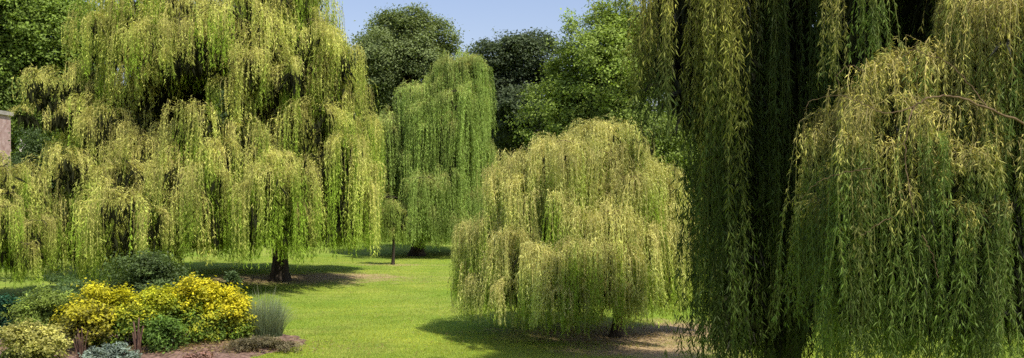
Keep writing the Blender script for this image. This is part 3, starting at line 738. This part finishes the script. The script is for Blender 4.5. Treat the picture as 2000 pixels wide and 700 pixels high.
xs = np.concatenate([[-1500, -600, -250], np.arange(-110, 111, 2.0), [250, 600, 1500]])
ys = np.concatenate([[-300, -60], np.arange(-10, 171, 2.0), [250, 500, 1000, 2500]])
X, Y = np.meshgrid(xs, ys)
mb = MB()
idx = np.arange(X.size).reshape(X.shape)
a, b, c, e = idx[:-1, :-1], idx[:-1, 1:], idx[1:, 1:], idx[1:, :-1]
mb.add(np.stack([X, Y, ground_z(X, Y)], -1).reshape(-1, 3), np.concatenate([np.stack([a, b, c], -1).reshape(-1, 3), np.stack([a, c, e], -1).reshape(-1, 3)]), (1, 1, 1))
tag(mb.build('lawn', ground_mat(), None, True), kind='structure')

# the bed of earth
pp = [(606, 667), (590, 676), (550, 688), (480, 704), (400, 720), (300, 745), (100, 775), (-250, 800), (-250, 640), (-50, 636), (120, 638), (280, 640), (420, 645), (520, 650), (580, 657)]
pw = np.array([at(px, py, CAMZ * F / (py - HOR)) for px, py in pp])
n = len(pw); up = np.repeat(pw, 6, 0)
for k in range(6): up[k::6] = pw * (1 - k / 6) + np.roll(pw, -1, 0) * k / 6
for _ in range(3): up = (np.roll(up, 1, 0) + 2 * up + np.roll(up, -1, 0)) / 4
rng = np.random.default_rng(8)
up[:, :2] += rng.normal(0, 0.035, up[:, :2].shape)
cen = np.array([at(200, 690, 22.5)[0], 22.6, 0])
ring = []
for f in (1.0, 0.93, 0.6, 0.0):
    q = cen + (up - cen) * f
    q[:, 2] = 0.012 if f == 1.0 else 0.06 + 0.02 * rng.normal(size=len(q))
    ring.append(q)
m_ = len(up); mb = MB(); V = np.concatenate(ring); T = []
for k in range(3):
    i = np.arange(m_); j = (i + 1) % m_
    T += [np.stack([k * m_ + i, k * m_ + j, (k + 1) * m_ + j], -1), np.stack([k * m_ + i, (k + 1) * m_ + j, (k + 1) * m_ + i], -1)]
mb.add(V, np.concatenate(T), (1, 1, 1))
M_SOIL = rough_mat('bed_soil', (0.085, 0.048, 0.032), (0.34, 0.215, 0.15), 9.0, 1.0, detail=9)
tag(mb.build('bed_ground', M_SOIL, None, True), kind='structure')

# grass blades on the lawn
rng = np.random.default_rng(9)
n = 420000
dd = 1 / rng.uniform(1 / 58, 1 / 19.5, n)
xx = rng.uniform(-640, 1060, n) * dd / F
P = np.stack([xx, dd, ground_z(xx, dd) - 0.005], 1)
# none on the bed, fewer on bare earth
from math import pi
inb = np.zeros(n, bool); j = len(up) - 1
for i in range(len(up)):
    cnd = ((up[i, 1] > dd) != (up[j, 1] > dd)) & (xx < (up[j, 0] - up[i, 0]) * (dd - up[i, 1]) / (up[j, 1] - up[i, 1] + 1e-9) + up[i, 0])
    inb ^= cnd; j = i
bare = np.zeros(n)
for (px, py, d_, sx, sy) in ((1225, 655, 25.0, 2.4, 1.9), (1330, 645, 26.0, 2.6, 2.0), (640, 540, 43, 3.0, 1.7), (545, 545, 42, 5.5, 2.5), (1260, 685, 22.8, 2.3, 1.3)):
    p = at(px, py, d_)
    bare = np.maximum(bare, np.exp(-(((xx - p[0]) / sx) ** 2 + ((dd - p[1]) / sy) ** 2) * 1.2))
keep = ~inb & (rng.uniform(0, 1, n) > bare * 1.15)
P = P[keep]; n = len(P)
A = unit(rng.normal(0, 0.45, (n, 3)) * [1, 1, 0.2] + [0, 0, 1])
w = 0.8 * np.sin(P[:, 0] * 0.21 + P[:, 1] * 0.9 + np.sin(P[:, 0] * 0.6)) + np.sin(P[:, 0] * 0.7 + 1.3 * np.sin(P[:, 1] * 0.5)) * np.sin(P[:, 1] * 0.45 + P[:, 0] * 0.2)
g = np.clip(0.5 + 0.35 * w + rng.normal(0, 0.25, n), 0, 1)[:, None]
col = np.array([0.23, 0.36, 0.035]) * (1 - g) + np.array([0.53, 0.56, 0.07]) * g
dry = smooth((np.sin(P[:, 0] * 0.9 + 2 * np.sin(P[:, 1] * 0.35)) * np.sin(P[:, 1] * 0.8 + np.sin(P[:, 0] * 0.5)) - 0.45) / 0.4)[:, None] * rng.uniform(0, 1, (n, 1))
col = col * (1 - 0.7 * dry) + np.array([0.50, 0.43, 0.15]) * 0.7 * dry
leaves(mb2 := MB(), rng, P, A, rng.uniform(0.03, 0.075, n), 0.011 * (P[:, 1] / 22) ** 0.8, col * rng.uniform(0.75, 1.2, n)[:, None])
tag(mb2.build('grass', M_GRASS), 'short mown grass of the lawn', 'grass', kind='stuff')

# fallen leaves and twigs
rng = np.random.default_rng(10)
mb = MB()
for (px, py, d_, sx, sy, n) in ((1205, 655, 25.0, 4.0, 3.2, 2600), (545, 545, 41.0, 9.0, 5.0, 3000), (815, 500, 57, 5.0, 3.0, 900), (1500, 0, 15.5, 4.5, 5.0, 2500), (300, 680, 22.8, 5.0, 1.2, 5200), (900, 0, 28, 7, 7, 900)):
    p = at(px, py, d_)
    x = p[0] + rng.normal(0, sx * 0.5, n); y = d_ + rng.normal(0, sy * 0.5, n)
    P = np.stack([x, y, ground_z(x, y) + rng.uniform(0.02, 0.07, n)], 1)
    if n == 5200: P[:, 2] += 0.05
    A = unit(rng.normal(size=(n, 3)) * [1, 1, 0.15])
    col = np.array([[0.45, 0.36, 0.10], [0.25, 0.15, 0.07], [0.38, 0.30, 0.16]])[rng.integers(0, 3, n)] * rng.uniform(0.6, 1.2, (n, 1))
    leaves(mb, rng, P, A, rng.uniform(0.05, 0.13, n), rng.uniform(0.012, 0.03, n), col, kite=True, nrm=np.array([0, 0, 1.0]) + rng.normal(0, 0.3, (n, 3)))
tag(mb.build('fallen_leaves', M_GRASS), 'fallen willow leaves and twigs on the ground', 'leaves', kind='stuff')

# ------------------------------------------------------------------ light, sky, camera
EL, AZ = math.radians(57), math.radians(140)       # azimuth measured from +Y towards +X
sd = np.array([math.sin(AZ) * math.cos(EL), math.cos(AZ) * math.cos(EL), math.sin(EL)])
sun = bpy.data.lights.new('sun', 'SUN'); sun.energy = 5.0; sun.angle = math.radians(0.53); sun.color = (1.0, 0.96, 0.88)
so = bpy.data.objects.new('sun', sun); COL.objects.link(so)
from mathutils import Vector
so.rotation_euler = Vector(sd).to_track_quat('Z', 'Y').to_euler(); so.location = (20, -20, 40)

w = bpy.data.worlds.new('World'); SC.world = w; w.use_nodes = True
nt = w.node_tree
bg = nt.nodes['Background']; sky = nt.nodes.new('ShaderNodeTexSky')
sky.sky_type = 'NISHITA'; sky.sun_disc = False; sky.sun_elevation = EL; sky.sun_rotation = AZ
sky.air_density = 1.5; sky.dust_density = 0.9; sky.ozone_density = 1.9; sky.altitude = 50
tn = nt.nodes.new('ShaderNodeVectorMath'); tn.operation = 'MULTIPLY'; tn.inputs[1].default_value = (1.11, 1.03, 1.22)
nt.links.new(sky.outputs[0], tn.inputs[0]); nt.links.new(tn.outputs['Vector'], bg.inputs['Color']); bg.inputs['Strength'].default_value = 0.125

cam = bpy.data.cameras.new('camera'); co = bpy.data.objects.new('camera', cam); COL.objects.link(co)
co.location = (0, 0, CAMZ); co.rotation_euler = (math.radians(90), 0, 0)
cam.sensor_width = 36; cam.lens = 36 * F / 2000; cam.shift_y = (HOR - 350) / 2000
cam.clip_start = 0.1; cam.clip_end = 5000
SC.camera = co

SC.view_settings.view_transform = 'Standard'; SC.view_settings.look = 'None'; SC.view_settings.exposure = 0
cy = SC.cycles
cy.max_bounces = 6; cy.diffuse_bounces = 1; cy.glossy_bounces = 1; cy.transmission_bounces = 1; cy.transparent_max_bounces = 4
cy.caustics_reflective = False; cy.caustics_refractive = False; cy.sample_clamp_indirect = 4
cy.use_adaptive_sampling = True; cy.adaptive_threshold = 0.02
cy.use_denoising = False
